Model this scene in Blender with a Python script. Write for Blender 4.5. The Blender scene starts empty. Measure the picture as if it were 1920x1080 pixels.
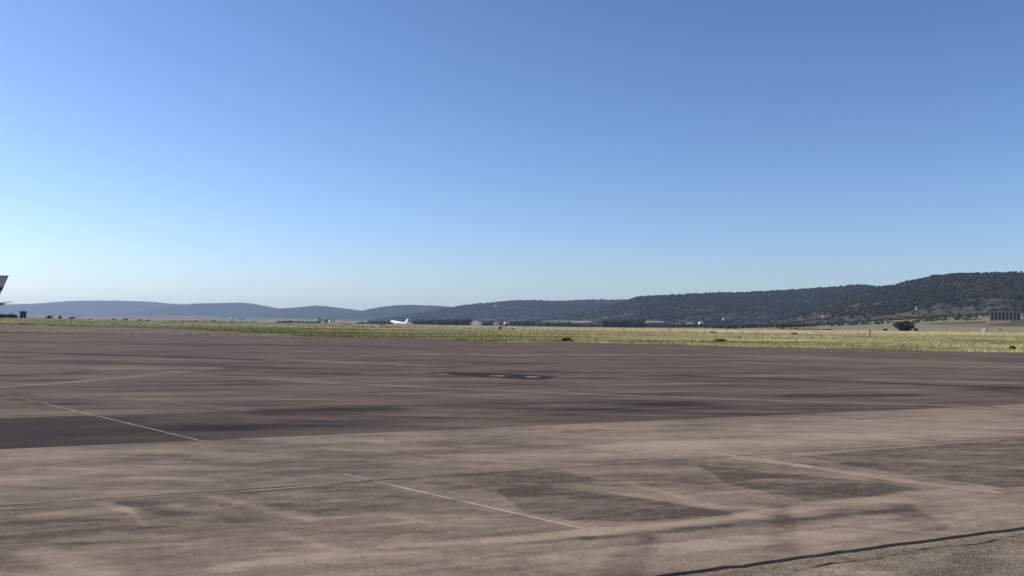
import bpy, bmesh, math, random
import numpy as np
from mathutils import Vector, Matrix, noise as mn

# ------------------------------------------------------------------ camera, sky, sun, exposure
random.seed(7); rng = np.random.default_rng(7)
scene = bpy.context.scene
FPX, EYE = 1663.0, 1.7
PITCH = math.atan(67.5 / FPX); ROLL = math.atan(19 / 1920)
fw = Vector((0, math.cos(PITCH), math.sin(PITCH))); u0 = Vector((0, -math.sin(PITCH), math.cos(PITCH)))
rt = Vector((1, 0, 0)) * math.cos(ROLL) + u0 * math.sin(ROLL)
up = u0 * math.cos(ROLL) - Vector((1, 0, 0)) * math.sin(ROLL)
cam = bpy.data.cameras.new('camera'); camo = bpy.data.objects.new('camera', cam); scene.collection.objects.link(camo)
cam.sensor_fit = 'HORIZONTAL'; cam.sensor_width = 36; cam.lens = 36 * FPX / 1920
cam.clip_start = 0.1; cam.clip_end = 60000
m4 = Matrix((rt, up, -fw)).transposed().to_4x4(); m4.translation = Vector((0, 0, EYE)); camo.matrix_world = m4
scene.camera = camo
SUN_EL, SUN_AZ = 31.0, -75.0      # degrees; azimuth clockwise from +Y (the view direction)
world = bpy.data.worlds.new("World"); scene.world = world; world.use_nodes = True
wn, wl = world.node_tree.nodes, world.node_tree.links; wn.clear()
sky = wn.new('ShaderNodeTexSky'); sky.sky_type = 'NISHITA'; sky.sun_disc = False
sky.sun_elevation = math.radians(SUN_EL); sky.sun_rotation = math.radians(SUN_AZ)
sky.altitude = 900; sky.air_density = 1.0; sky.dust_density = 1.0; sky.ozone_density = 3.2
bg = wn.new('ShaderNodeBackground'); bg.inputs['Strength'].default_value = 0.0605
wo = wn.new('ShaderNodeOutputWorld')
gm = wn.new('ShaderNodeGamma'); gm.inputs['Gamma'].default_value = 1.25
tn = wn.new('ShaderNodeMix'); tn.data_type = 'RGBA'; tn.blend_type = 'MULTIPLY'; tn.inputs[0].default_value = 1; tn.inputs[7].default_value = (0.80, 0.79, 0.86, 1)
wl.new(sky.outputs[0], gm.inputs[0]); wl.new(gm.outputs[0], tn.inputs[6]); wl.new(tn.outputs[2], bg.inputs[0]); wl.new(bg.outputs[0], wo.inputs[0])
sl = bpy.data.lights.new('sun', 'SUN'); so = bpy.data.objects.new('sun', sl); scene.collection.objects.link(so)
sl.energy = 3.4; sl.angle = math.radians(0.5); sl.color = (1.0, 0.90, 0.78)
a, e = math.radians(SUN_AZ), math.radians(SUN_EL)
sdir = Vector((math.sin(a) * math.cos(e), math.cos(a) * math.cos(e), math.sin(e)))
so.rotation_euler = sdir.to_track_quat('Z', 'Y').to_euler()
scene.view_settings.view_transform = 'Standard'; scene.view_settings.look = 'None'
scene.view_settings.gamma = 1; scene.view_settings.exposure = 0.9; scene.view_settings.use_curve_mapping = False

# ------------------------------------------------------------------ helpers
def ray(px, py):
    d = fw + rt * ((px - 960) / FPX) + up * ((540 - py) / FPX)
    return d
def at(px, py, z=0.0):
    """ground point seen at a place of the photograph"""
    d = ray(px, py); t = (z - EYE) / d.z
    return (d.x * t, d.y * t)
def az_of(px):
    d = ray(px, 600); return math.atan2(d.x, d.y)
def height_at(px, py, r):
    """height of a point at horizontal range r whose line of sight is (px, py)"""
    d = ray(px, py); return EYE + r * d.z / math.hypot(d.x, d.y)
def lerp(x, tab): return float(np.interp(x, [t[0] for t in tab], [t[1] for t in tab]))
def sstep(a, b, x):
    t = min(1, max(0, (x - a) / (b - a))); return t * t * (3 - 2 * t)

def link(name, verts, faces, mat, parent=None, smooth=False, mats=None, fm=None):
    me = bpy.data.meshes.new(name); me.from_pydata([tuple(v) for v in verts], [], faces)
    for m in (mats or [mat]): me.materials.append(m)
    if fm is not None: me.polygons.foreach_set('material_index', fm)
    if smooth: me.polygons.foreach_set('use_smooth', [True] * len(me.polygons))
    me.update()
    o = bpy.data.objects.new(name, me); scene.collection.objects.link(o)
    if parent: o.parent = parent
    return o
def tag(o, label=None, cat=None, group=None, kind=None):
    if label: o['label'] = label
    if cat: o['category'] = cat
    if group: o['group'] = group
    if kind: o['kind'] = kind
    return o
def empty(name, loc, rz=0, label=None, cat=None, group=None):
    o = bpy.data.objects.new(name, None); scene.collection.objects.link(o)
    o.location = loc; o.rotation_euler = (0, 0, rz); return tag(o, label, cat, group)
class MB:
    def __init__(s): s.v = []; s.f = []
    def add(s, vs, fs):
        n = len(s.v); s.v += [tuple(v) for v in vs]; s.f += [tuple(i + n for i in f) for f in fs]
    def box(s, x0, x1, y0, y1, z0, z1):
        s.add([(x0,y0,z0),(x1,y0,z0),(x1,y1,z0),(x0,y1,z0),(x0,y0,z1),(x1,y0,z1),(x1,y1,z1),(x0,y1,z1)],
              [(0,3,2,1),(4,5,6,7),(0,1,5,4),(1,2,6,5),(2,3,7,6),(3,0,4,7)])
    def rings(s, rings, cap=True):
        n = len(rings[0]); vs = [p for r in rings for p in r]; fs = []
        for i in range(len(rings) - 1):
            for j in range(n):
                k = (j + 1) % n
                fs.append((i*n+j, i*n+k, (i+1)*n+k, (i+1)*n+j))
        if cap: fs += [tuple(range(n))[::-1], tuple(range((len(rings)-1)*n, len(rings)*n))]
        s.add(vs, fs)
    def tube(s, a, b, r0, r1=None, n=8):
        a, b = Vector(a), Vector(b); r1 = r0 if r1 is None else r1
        d = (b - a).normalized(); x = d.orthogonal().normalized(); y = d.cross(x)
        s.rings([[a + (x*math.cos(t)+y*math.sin(t))*r0 for t in [2*math.pi*i/n for i in range(n)]],
                 [b + (x*math.cos(t)+y*math.sin(t))*r1 for t in [2*math.pi*i/n for i in range(n)]]])
    def build(s, name, mat, parent=None, smooth=False): return link(name, s.v, s.f, mat, parent, smooth)

# ------------------------------------------------------------------ materials
class NT:
    """small wrapper to write node maths"""
    def __init__(s, name, rough=0.9, spec=0.25):
        s.m = bpy.data.materials.new(name); s.m.use_nodes = True
        s.n, s.l = s.m.node_tree.nodes, s.m.node_tree.links
        s.b = s.n['Principled BSDF']; s.b.inputs['Roughness'].default_value = rough
        s.b.inputs['Specular IOR Level'].default_value = spec
        s.geo = s.n.new('ShaderNodeNewGeometry')
    def _in(s, sock, v):
        if isinstance(v, bpy.types.NodeSocket): s.l.new(v, sock)
        elif v is not None: sock.default_value = v
    def math(s, op, a, b=None, c=None, clamp=False):
        n = s.n.new('ShaderNodeMath'); n.operation = op; n.use_clamp = clamp
        s._in(n.inputs[0], a); s._in(n.inputs[1], b); s._in(n.inputs[2], c); return n.outputs[0]
    def mapping(s, vec, scale=(1,1,1), rot=0.0, loc=(0,0,0)):
        n = s.n.new('ShaderNodeMapping'); s.l.new(vec, n.inputs[0])
        n.inputs['Scale'].default_value = scale; n.inputs['Rotation'].default_value = (0,0,rot)
        n.inputs['Location'].default_value = loc; return n.outputs[0]
    def noise(s, vec, scale, detail=3, rough=0.55, dist=0.0):
        n = s.n.new('ShaderNodeTexNoise'); s.l.new(vec, n.inputs['Vector'])
        n.inputs['Scale'].default_value = scale; n.inputs['Detail'].default_value = detail
        n.inputs['Roughness'].default_value = rough; n.inputs['Distortion'].default_value = dist
        return n.outputs['Fac']
    def voro(s, vec, scale, out='Color', rnd=1):
        n = s.n.new('ShaderNodeTexVoronoi'); s.l.new(vec, n.inputs['Vector'])
        n.inputs['Scale'].default_value = scale; n.inputs['Randomness'].default_value = rnd
        return n.outputs[out]
    def remap(s, v, a, b, c=0.0, d=1.0, smooth=False):
        n = s.n.new('ShaderNodeMapRange'); s._in(n.inputs[0], v)
        if smooth: n.interpolation_type = 'SMOOTHSTEP'
        for i, x in zip((1,2,3,4), (a,b,c,d)): n.inputs[i].default_value = x
        return n.outputs[0]
    def mix(s, fac, a, b, mode='MIX'):
        n = s.n.new('ShaderNodeMix'); n.data_type = 'RGBA'; n.blend_type = mode
        s._in(n.inputs[0], fac)
        for k, v in ((6, a), (7, b)):
            if isinstance(v, bpy.types.NodeSocket): s.l.new(v, n.inputs[k])
            else: n.inputs[k].default_value = (*v, 1)
        return n.outputs[2]
    def bump(s, h, dist=0.01, strength=0.5):
        n = s.n.new('ShaderNodeBump'); s._in(n.inputs['Height'], h)
        n.inputs['Distance'].default_value = dist; n.inputs['Strength'].default_value = strength
        s.l.new(n.outputs[0], s.b.inputs['Normal'])
    def color(s, c):
        if isinstance(c, bpy.types.NodeSocket): s.l.new(c, s.b.inputs['Base Color'])
        else: s.b.inputs['Base Color'].default_value = (*c, 1)
        return s.m

def plain(name, col, rough=0.7, var=0.15, scale=3.0, metal=0.0, spec=0.4):
    t = NT(name, rough, spec); P = t.geo.outputs['Position']
    n = t.noise(P, scale, 4)
    f = t.remap(n, 0.3, 0.7, 1 - var, 1 + var)
    c = t.mix(1.0, col, (1,1,1), 'MULTIPLY')
    v = t.n.new('ShaderNodeVectorMath'); v.operation = 'SCALE'; t.l.new(c, v.inputs[0]); t.l.new(f, v.inputs['Scale'])
    t.b.inputs['Metallic'].default_value = metal
    return t.color(v.outputs[0])

U_ANG = math.radians(25.0)            # direction of the paving lanes
CU, SU = math.cos(U_ANG), math.sin(U_ANG)
def uv(p): return (p[0]*CU + p[1]*SU, -p[0]*SU + p[1]*CU)
def xy(u, v): return (u*CU - v*SU, u*SU + v*CU)

def seg_mask(t, P, p0, p1, w, soft):
    """soft mask round a line on the ground: a stain or wheel path with a shape of its own"""
    p0, p1 = Vector((p0[0], p0[1], 0)), Vector((p1[0], p1[1], 0)); d = p1 - p0; L2 = d.dot(d)
    def vm(op, a, b=None):
        n = t.n.new('ShaderNodeVectorMath'); n.operation = op
        for i, x in enumerate((a, b)):
            if isinstance(x, bpy.types.NodeSocket): t.l.new(x, n.inputs[i])
            elif x is not None: n.inputs[i].default_value = x
        return n
    q = vm('SUBTRACT', P, p0).outputs[0]
    h = t.math('DIVIDE', vm('DOT_PRODUCT', q, d).outputs['Value'], L2, clamp=True)
    sc = vm('SCALE', d); t.l.new(h, sc.inputs['Scale'])
    dist = vm('LENGTH', vm('SUBTRACT', q, sc.outputs[0]).outputs[0]).outputs['Value']
    return t.remap(dist, w + soft, max(0.0, w - soft * 0.5), 0, 1, True)

def poly_mask(t, P, pts, soft):
    """soft mask of a convex ground shape"""
    sp = t.n.new('ShaderNodeSeparateXYZ'); t.l.new(P, sp.inputs[0]); m = None
    area = sum(pts[i][0]*pts[(i+1) % len(pts)][1] - pts[(i+1) % len(pts)][0]*pts[i][1] for i in range(len(pts)))
    if area < 0: pts = pts[::-1]
    for i in range(len(pts)):
        a_, b_ = pts[i], pts[(i+1) % len(pts)]; L = math.hypot(b_[0]-a_[0], b_[1]-a_[1]); nx, ny = -(b_[1]-a_[1])/L, (b_[0]-a_[0])/L
        d = t.math('ADD', t.math('ADD', t.math('MULTIPLY', sp.outputs[0], nx), t.math('MULTIPLY', sp.outputs[1], ny)), -(nx*a_[0]+ny*a_[1]))
        h = t.remap(d, -soft*.5, soft*.5, 0, 1, True); m = h if m is None else t.math('MULTIPLY', m, h)
    return m

def pavement(name, dark, light, stains=(), speck=0.25, streak=0.6, grit=0.0, warm=None, wob=0.12, lanepatch=None, polys=(), lo=-0.05):
    t = NT(name, 1.0, 0.06); P = t.geo.outputs['Position']
    # position pushed about a little so that stain outlines wander
    nz = t.n.new('ShaderNodeTexNoise'); t.l.new(P, nz.inputs['Vector']); nz.inputs['Scale'].default_value = 1.3; nz.inputs['Detail'].default_value = 4
    vm = t.n.new('ShaderNodeVectorMath'); vm.operation = 'MULTIPLY_ADD'
    t.l.new(nz.outputs['Color'], vm.inputs[0]); vm.inputs[1].default_value = (wob*3, wob*3, 0); t.l.new(P, vm.inputs[2])
    Q = vm.outputs[0]
    Q2 = t.mapping(Q, (1,1,0), 0, (-wob*1.5, -wob*1.5, 0))
    s0 = t.n.new('ShaderNodeSeparateXYZ'); t.l.new(P, s0.inputs[0])
    Vv = t.math('ADD', t.math('MULTIPLY', s0.outputs[0], -SU), t.math('MULTIPLY', s0.outputs[1], CU))
    Uu = t.math('ADD', t.math('MULTIPLY', s0.outputs[0], CU), t.math('MULTIPLY', s0.outputs[1], SU))
    def lanespace(a_, b_):
        cn = t.n.new('ShaderNodeCombineXYZ'); t.l.new(t.math('MULTIPLY', Uu, a_), cn.inputs[0]); t.l.new(t.math('MULTIPLY', Vv, b_), cn.inputs[1]); return cn.outputs[0]
    R1 = lanespace(0.12, 1.1)                     # long streaks down the lane
    R2 = t.mapping(P, (0.30, 1.6, 1), math.radians(4))
    R3 = t.mapping(P, (0.05, 0.5, 1), math.radians(24))
    big = t.noise(P, 0.22, 4, 0.6)
    s1 = t.noise(R1, 1.0, 6, 0.62, 0.5); s2 = t.noise(R2, 1.1, 6, 0.65, 0.3); s3 = t.noise(R3, 1.2, 5, 0.6)
    f = t.math('ADD', t.math('MULTIPLY', t.math('SUBTRACT', s1, .5), streak*1.3), t.math('MULTIPLY', t.math('SUBTRACT', s2, .5), streak*1.5))
    f = t.math('ADD', f, t.math('MULTIPLY', t.math('SUBTRACT', s3, .5), streak*1.0))
    f = t.math('ADD', f, t.math('MULTIPLY', t.math('SUBTRACT', big, .5), 1.0))
    fine = t.noise(P, 22, 4, 0.7); f = t.math('ADD', f, t.math('MULTIPLY', t.math('SUBTRACT', fine, .5), speck))
    R4 = lanespace(1.2, 5.0); s4 = t.noise(R4, 1.6, 5, 0.72, .6); f = t.math('ADD', f, t.math('MULTIPLY', t.math('SUBTRACT', s4, .5), speck*2.2))
    blot = t.noise(t.mapping(P, (.55, 1.9, 1)), 1.3, 6, 0.68, .9)
    f = t.math('ADD', f, t.math('MULTIPLY', t.remap(blot, .54, .64, 0, 1, True), -speck*.30)); f = t.math('ADD', f, t.math('MULTIPLY', t.remap(blot, .46, .38, 0, 1, True), speck*.50))
    med = t.noise(P, 5, 4, 0.6); f = t.math('ADD', f, t.math('MULTIPLY', t.math('SUBTRACT', med, .5), speck*1.3))
    f = t.math('ADD', f, 0.5)
    for pts, soft, k in polys:
        f = t.math('MULTIPLY_ADD', poly_mask(t, Q2, pts, soft), k, f)
    for (p0, p1, w, soft, k) in stains:
        m = seg_mask(t, Q2, p0, p1, w, soft)
        f = t.math('MULTIPLY_ADD', m, k, f)
    if lanepatch:      # resurfaced stretch of one lane: straight sides, worn end
        (v0, v1, ua, ub, k) = lanepatch
        sp = t.n.new('ShaderNodeSeparateXYZ'); t.l.new(P, sp.inputs[0])
        vv = t.math('ADD', t.math('MULTIPLY', sp.outputs[0], -SU), t.math('MULTIPLY', sp.outputs[1], CU))
        uu = t.math('ADD', t.math('MULTIPLY', sp.outputs[0], CU), t.math('MULTIPLY', sp.outputs[1], SU))
        uu = t.math('ADD', uu, t.math('MULTIPLY', t.math('SUBTRACT', big, .5), 9)); uu = t.math('ADD', uu, t.math('MULTIPLY', t.math('SUBTRACT', med, .5), 2))
        mk = t.math('MULTIPLY', t.remap(vv, v0 - .03, v0 + .03), t.remap(vv, v1 + .04, v1 - .04)); mk = t.math('MULTIPLY', mk, t.remap(uu, ub, ua, 0, 1, True))
        f = t.math('ADD', t.math('MULTIPLY', f, t.math('SUBTRACT', 1.0, t.math('MULTIPLY', mk, .8))), t.math('MULTIPLY', mk, k))
    dark = (dark[0]*1.0, dark[1]*.975, dark[2]*.89); light = (light[0]*1.0, light[1]*.975, light[2]*.89)
    f = t.math('MAXIMUM', t.math('MINIMUM', f, 1.35), lo)
    n = t.n.new('ShaderNodeMix'); n.data_type = 'RGBA'; n.clamp_factor = False
    t.l.new(f, n.inputs[0]); n.inputs[6].default_value = (*dark, 1); n.inputs[7].default_value = (*light, 1)
    c = n.outputs[2]
    if grit:
        vv = t.voro(P, 80, 'Color'); sx = t.n.new('ShaderNodeSeparateColor'); t.l.new(vv, sx.inputs[0])
        c = t.mix(t.remap(sx.outputs[0], 0.72, 0.95, 0, grit), c, (0.30, 0.27, 0.22))
        c = t.mix(t.remap(sx.outputs[1], 0.70, 0.95, 0, grit), c, (0.035, 0.03, 0.027))
    if warm:
        c = t.mix(t.remap(t.noise(P, 0.35, 3), 0.42, 0.62, 0, 0.55), c, warm, 'MULTIPLY')
    h = t.math('ADD', t.noise(P, 70, 3, 0.7), t.math('MULTIPLY', t.noise(P, 9, 3), 0.6))
    t.bump(h, 0.006 if grit else 0.003, 0.6)
    return t.color(c)

# wheel paths, washed patches, oil: (start, end, half width, softness, lightening)
near_stains = [
    (at(420, 1062), at(1100, 998), .09, .08, .55), (at(1100, 998), at(1400, 966), .09, .08, .60), (at(1400, 966), at(1850, 912), .11, .10, .50),
    (at(560, 1085), at(1290, 1015), .05, .08, .25), (at(1050, 1060), at(1500, 1000), .10, .12, .30), (at(1500, 1000), at(1900, 955), .22, .2, .38),
    (at(1560, 1000), at(1900, 930), .15, .2, .15), (at(640, 1036), at(1100, 1010), .04, .06, -.45), (at(1100, 1010), at(1700, 955), .05, .06, -.45), (at(900, 1046), at(1700, 975), .03, .05, -.3),
    (at(1045, 912), at(1330, 946), .06, .10, .40), (at(1330, 946), at(1530, 962), .10, .15, .30), (at(1180, 905), at(1300, 938), .05, .10, .40), (at(1120, 905), at(1250, 903), .03, .08, .4),
    (at(1330, 850), at(1500, 872), .10, .08, .8), (at(1500, 872), at(1700, 902), .08, .06, 1.0), (at(1700, 902), at(1870, 922), .06, .06, .85),
    (at(400, 930), at(580, 975), .04, .12, .50), (at(190, 942), at(250, 960), .04, .08, .6), (at(230, 950), at(270, 985), .02, .05, .35),
    (at(60, 965), at(330, 948), .06, .12, .4), (at(70, 1035), at(200, 1075), .10, .14, .55), (at(240, 945), at(320, 962), .08, .15, -.55),
    (at(0, 1010), at(260, 990), .05, .1, -.3), (at(0, 980), at(200, 975), .06, .1, -.3), (at(120, 1010), at(340, 1005), .05, .1, .3), (at(1560, 985), at(1720, 1000), .02, .05, -.4),
    (at(700, 985), at(900, 970), .03, .06, .3), (at(520, 1000), at(640, 1035), .04, .08, .3), (at(1410, 905), at(1640, 935), .02, .04, .25),
]
near_polys = [
    ([at(1500, 855), at(1930, 820), at(2100, 900), at(1880, 914), at(1700, 890)], .06, -.45),
    ([at(1290, 862), at(1340, 860), at(1640, 903), at(1800, 918), at(1640, 930), at(1540, 946), at(1370, 908)], .07, -.42),
    ([at(925, 918), at(1050, 908), at(1385, 964), at(1150, 990), at(990, 962)], .06, -.45),
    ([at(-80, 960), at(640, 903), at(695, 905), at(1100, 993), at(600, 1032), at(-80, 1082)], .20, -.26),
    ([at(700, 895), at(1040, 876), at(1120, 900), at(930, 920)], .10, -.30),
    ([at(1448, 948), at(1482, 948), at(1500, 1035), at(1440, 1040)], .14, -.42),
    ([at(1110, 1085), at(1150, 1035), at(1215, 1000), at(1240, 1010), at(1200, 1085)], .15, -.42),
    ([at(1660, 945), at(1705, 945), at(1790, 990), at(1730, 1000)], .15, -.42),
]
mid_stains = [
    (at(960, 893), at(1180, 888), .05, .12, .35), (at(1000, 885), at(1080, 893), .04, .10, .4), (at(1160, 868), at(1300, 862), .04, .1, .35),
    (at(250, 895), at(400, 901), .05, .12, .45), (at(220, 855), at(480, 865), .25, .3, -.25), (at(600, 850), at(680, 858), .25, .3, -.45),
    (at(380, 855), at(480, 860), .10, .15, .40), (at(560, 888), at(640, 885), .2, .2, -.2), (at(900, 860), at(1300, 835), .3, .3, .2),
    (at(780, 900), at(1020, 880), .10, .2, -.35), (at(1300, 830), at(1900, 790), .9, .6, .25), (at(0, 862), at(300, 845), .25, .3, .3),
    (at(1100, 880), at(1500, 862), .12, .2, -.4), (at(1680, 818), at(1740, 826), .12, .1, -.4),
]
mid_polys = [([at(-120, 850), at(680, 812), at(1000, 800), at(1000, 872), at(640, 900), at(-120, 950)], .8, -.13), ([at(1100, 800), at(1990, 758), at(1990, 812), at(1200, 858)], .8, .12)]
far_stains = [
    (at(420, 797), at(800, 788), .5, .6, -.4), (at(540, 772), at(700, 768), .5, .6, -.6),
    (at(1000, 780), at(1280, 762), .8, .9, -.15), (at(200, 692), at(400, 690), .25, .35, 1.0), (at(-20, 728), at(190, 712), .12, .25, .8), (at(190, 712), at(390, 692), .25, .4, .55),
    (at(380, 703), at(760, 724), .15, .25, .3), (at(-30, 740), at(140, 755), .4, .4, -.4), (at(240, 745), at(400, 762), .06, .15, .5), (at(420, 765), at(450, 770), .05, .1, .6),
    (at(550, 676), at(800, 686), .4, .6, .6), (at(800, 665), at(1280, 666), .5, .8, .55), (at(1390, 681), at(1560, 686), .3, .5, .8), (at(1560, 686), at(1900, 688), .4, .7, .4),
    (at(1650, 712), at(1950, 720), .5, .5, .5), (at(380, 695), at(640, 700), .5, .6, -.6), (at(1080, 740), at(1280, 733), .15, .2, .35), (at(640, 707), at(960, 712), .35, .5, .35),
    (at(1480, 744), at(1700, 740), .3, .3, -.5), (at(1100, 750), at(1500, 768), .5, .6, -.12), (at(1300, 703), at(1500, 706), .2, .3, .45), (at(0, 705), at(140, 700), .5, .6, -.5),
    (at(-200, 665), at(500, 690), .3, 2.0, -.35), (at(0, 640), at(700, 650), 1.0, 4.0, -.35), (at(1500, 670), at(2000, 690), 2.0, 5.0, .45),
]
PAVE_FAR = pavement('weathered_asphalt', (0.058, 0.047, 0.045), (0.155, 0.122, 0.104), far_stains, 0.22, 1.5, wob=0.3, lanepatch=(13.0, 17.5, -.5, 5.5, -.33), lo=-.35)
PAVE_MID = pavement('worn_concrete', (0.115, 0.094, 0.083), (0.272, 0.221, 0.182), mid_stains, 0.65, 1.25, 0.2, wob=.06, polys=mid_polys)
PAVE_NEAR = pavement('stained_concrete', (0.100, 0.082, 0.070), (0.278, 0.224, 0.182), near_stains, 0.65, 1.0, 0.25, wob=.045, polys=near_polys, lo=-0.16)
PAVE_GRIT = pavement('exposed_aggregate', (0.13, 0.105, 0.082), (0.28, 0.232, 0.182), [(at(1740, 1080), at(1830, 1040), .10, .15, -.7), (at(1300, 1080), at(1920, 1005), .05, .08, -.3)], 1.0, 0.4, 0.7)
BED = plain('joint_dirt', (0.02, 0.016, 0.014), 1, 0.3, 8, spec=.03)
TAR = plain('tar', (0.036, 0.029, 0.026), 1, 0.25, 2, spec=.04)
SEAL = plain('pale_joint_filler', (0.42, 0.36, 0.29), 1, 0.35, 2.5, spec=.05)
PAINT = plain('faded_line_paint', (0.30, 0.25, 0.19), 1, 0.30, 1.5, spec=.05)
PAINT2 = plain('faded_far_line_paint', (0.18, 0.146, 0.120), 1, 0.35, 0.6, spec=.05)

def ground_mat():
    t = NT('dry_grassland', 1.0, 0.05); P = t.geo.outputs['Position']
    S = t.mapping(P, (0.12, 1, 1)); n1 = t.noise(S, 0.05, 5, 0.6, 0.4); n2 = t.noise(S, 0.35, 4, 0.65); n3 = t.noise(P, 0.004, 4, 0.5)
    ln = t.n.new('ShaderNodeVectorMath'); ln.operation = 'LENGTH'; t.l.new(P, ln.inputs[0]); r = ln.outputs['Value']
    f = t.math('ADD', t.math('MULTIPLY', n1, 0.6), t.math('MULTIPLY', n2, 0.4))
    sp = t.n.new('ShaderNodeSeparateXYZ'); t.l.new(P, sp.inputs[0])
    ang = t.math('DIVIDE', sp.outputs[0], t.math('MAXIMUM', sp.outputs[1], 1.0))
    f = t.math('ADD', f, t.remap(ang, -.5, .25, -.13, .02))
    near = t.mix(t.remap(f, .40, .60), (0.10, 0.105, 0.055), (0.36, 0.31, 0.17))
    straw = t.mix(t.remap(f, .38, .56), (0.15, 0.15, 0.08), (0.52, 0.43, 0.26))
    far_ = t.mix(t.remap(n3, .44, .56, smooth=True), (0.085, 0.09, 0.05), (0.20, 0.175, 0.115))
    cells = t.voro(t.mapping(P, (0.0022, 0.004, 0)), 1.0); sx = t.n.new('ShaderNodeSeparateColor'); t.l.new(cells, sx.inputs[0])
    far_ = t.mix(t.remap(sx.outputs[0], .45, .7), far_, (0.22, 0.20, 0.125))
    rr = t.math('ADD', r, t.math('MULTIPLY', t.math('SUBTRACT', n1, .5), 120))
    c = t.mix(t.remap(rr, 210, 290, smooth=True), near, straw)
    c = t.mix(t.remap(rr, 620, 760, smooth=True), c, far_)
    t.bump(t.noise(P, 3, 4, .7), 0.15, 0.8)
    return t.color(c)
GROUND = ground_mat()
def leafy(name, a, b, scale=0.6):
    t = NT(name, 0.9, 0.15); P = t.geo.outputs['Position']
    f = t.noise(P, scale, 3, 0.7)
    return t.color(t.mix(t.remap(f, .35, .65), a, b))
LEAF = leafy('dark_evergreen_leaves', (0.018, 0.028, 0.014), (0.050, 0.062, 0.026))
LEAF_GREEN = leafy('mid_green_leaves', (0.030, 0.055, 0.022), (0.065, 0.095, 0.035))
LEAF_DRY = leafy('olive_scrub_leaves', (0.035, 0.038, 0.020), (0.085, 0.080, 0.042))
EARTH = leafy('red_earth', (0.10, 0.085, 0.055), (0.24, 0.155, 0.115), 0.12)
BARK = plain('bark', (0.07, 0.05, 0.035), 0.95, 0.3)
def grass_mat():
    t = NT('grass_blades', 0.9, 0.1); P = t.geo.outputs['Position']
    f = t.math('ADD', t.math('MULTIPLY', t.noise(t.mapping(P, (.14, .8, 1)), 0.16, 5), .8), t.math('MULTIPLY', t.noise(P, 2.5, 3), .2))
    sp = t.n.new('ShaderNodeSeparateXYZ'); t.l.new(P, sp.inputs[0])
    f = t.math('ADD', f, t.remap(sp.outputs[0], -50, 45, -.11, .03))
    c = t.mix(t.remap(f, .40, .60), (0.125, 0.140, 0.055), (0.64, 0.57, 0.29))
    tr = t.n.new('ShaderNodeBsdfTranslucent'); t.l.new(c, tr.inputs[0]); mx = t.n.new('ShaderNodeMixShader'); mx.inputs[0].default_value = .45
    t.l.new(t.b.outputs[0], mx.inputs[1]); t.l.new(tr.outputs[0], mx.inputs[2]); t.l.new(mx.outputs[0], t.n['Material Output'].inputs['Surface'])
    return t.color(c)
GRASS = grass_mat()
def hill_mat(name, scrub, soil, amount, rock=None):
    t = NT(name, 1.0, 0.05); P = t.geo.outputs['Position']
    n = t.noise(t.mapping(P, (1, 1, 2.5)), 0.006, 6, 0.62, 0.6); n2 = t.noise(P, 0.035, 5, 0.65)
    sp = t.n.new('ShaderNodeSeparateXYZ'); t.l.new(P, sp.inputs[0])
    low = t.remap(sp.outputs[2], 10, 75, 0.16, 0.0)
    f = t.math('ADD', t.math('ADD', t.math('MULTIPLY', n, .6), t.math('MULTIPLY', n2, .4)), low)
    c = t.mix(t.remap(n2, .35, .65), scrub, tuple(x*1.7 for x in scrub))
    c = t.mix(t.remap(f, amount, amount + .07, 0, .85), c, soil)
    if rock: c = t.mix(t.remap(t.noise(P, .009, 4), .56, .66, 0, .5), c, rock)
    t.bump(t.noise(P, 0.05, 5, .7), 6, 0.7)
    return t.color(c)
WHITE = plain('white_render', (0.75, 0.72, 0.66), 0.8, 0.06)
CREAM = plain('cream_render', (0.52, 0.46, 0.38), 0.85, 0.1)
ROOF = plain('terracotta_roof', (0.30, 0.13, 0.08), 0.85, 0.2)
ROOF_GREY = plain('grey_sheet_roof', (0.32, 0.31, 0.30), 0.6, 0.15)
GLASS = plain('dark_glass', (0.02, 0.022, 0.03), 0.15, 0.1, spec=0.5)
CONC = plain('grey_concrete_wall', (0.15, 0.137, 0.135), 0.9, 0.15)
DARK = plain('dark_paint', (0.035, 0.033, 0.036), 0.6, 0.2)
DIRT = plain('bare_dirt', (0.135, 0.110, 0.088), 1, 0.3, 0.12, spec=0.05)
AIR_WHITE = plain('white_aircraft_paint', (0.80, 0.80, 0.80), 0.35, 0.03, spec=0.5)
AIR_GREY = plain('grey_aircraft_paint', (0.50, 0.43, 0.46), 0.4, 0.08, spec=0.5)
AIR_BLUE = plain('navy_aircraft_paint', (0.03, 0.03, 0.05), 0.4, 0.05)
METAL = plain('engine_metal', (0.35, 0.35, 0.36), 0.3, 0.1, metal=0.9)
TYRE = plain('tyre_rubber', (0.02, 0.02, 0.02), 0.9, 0.1)
RUST = plain('rusty_red_paint', (0.20, 0.07, 0.04), 0.8, 0.3)

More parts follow.
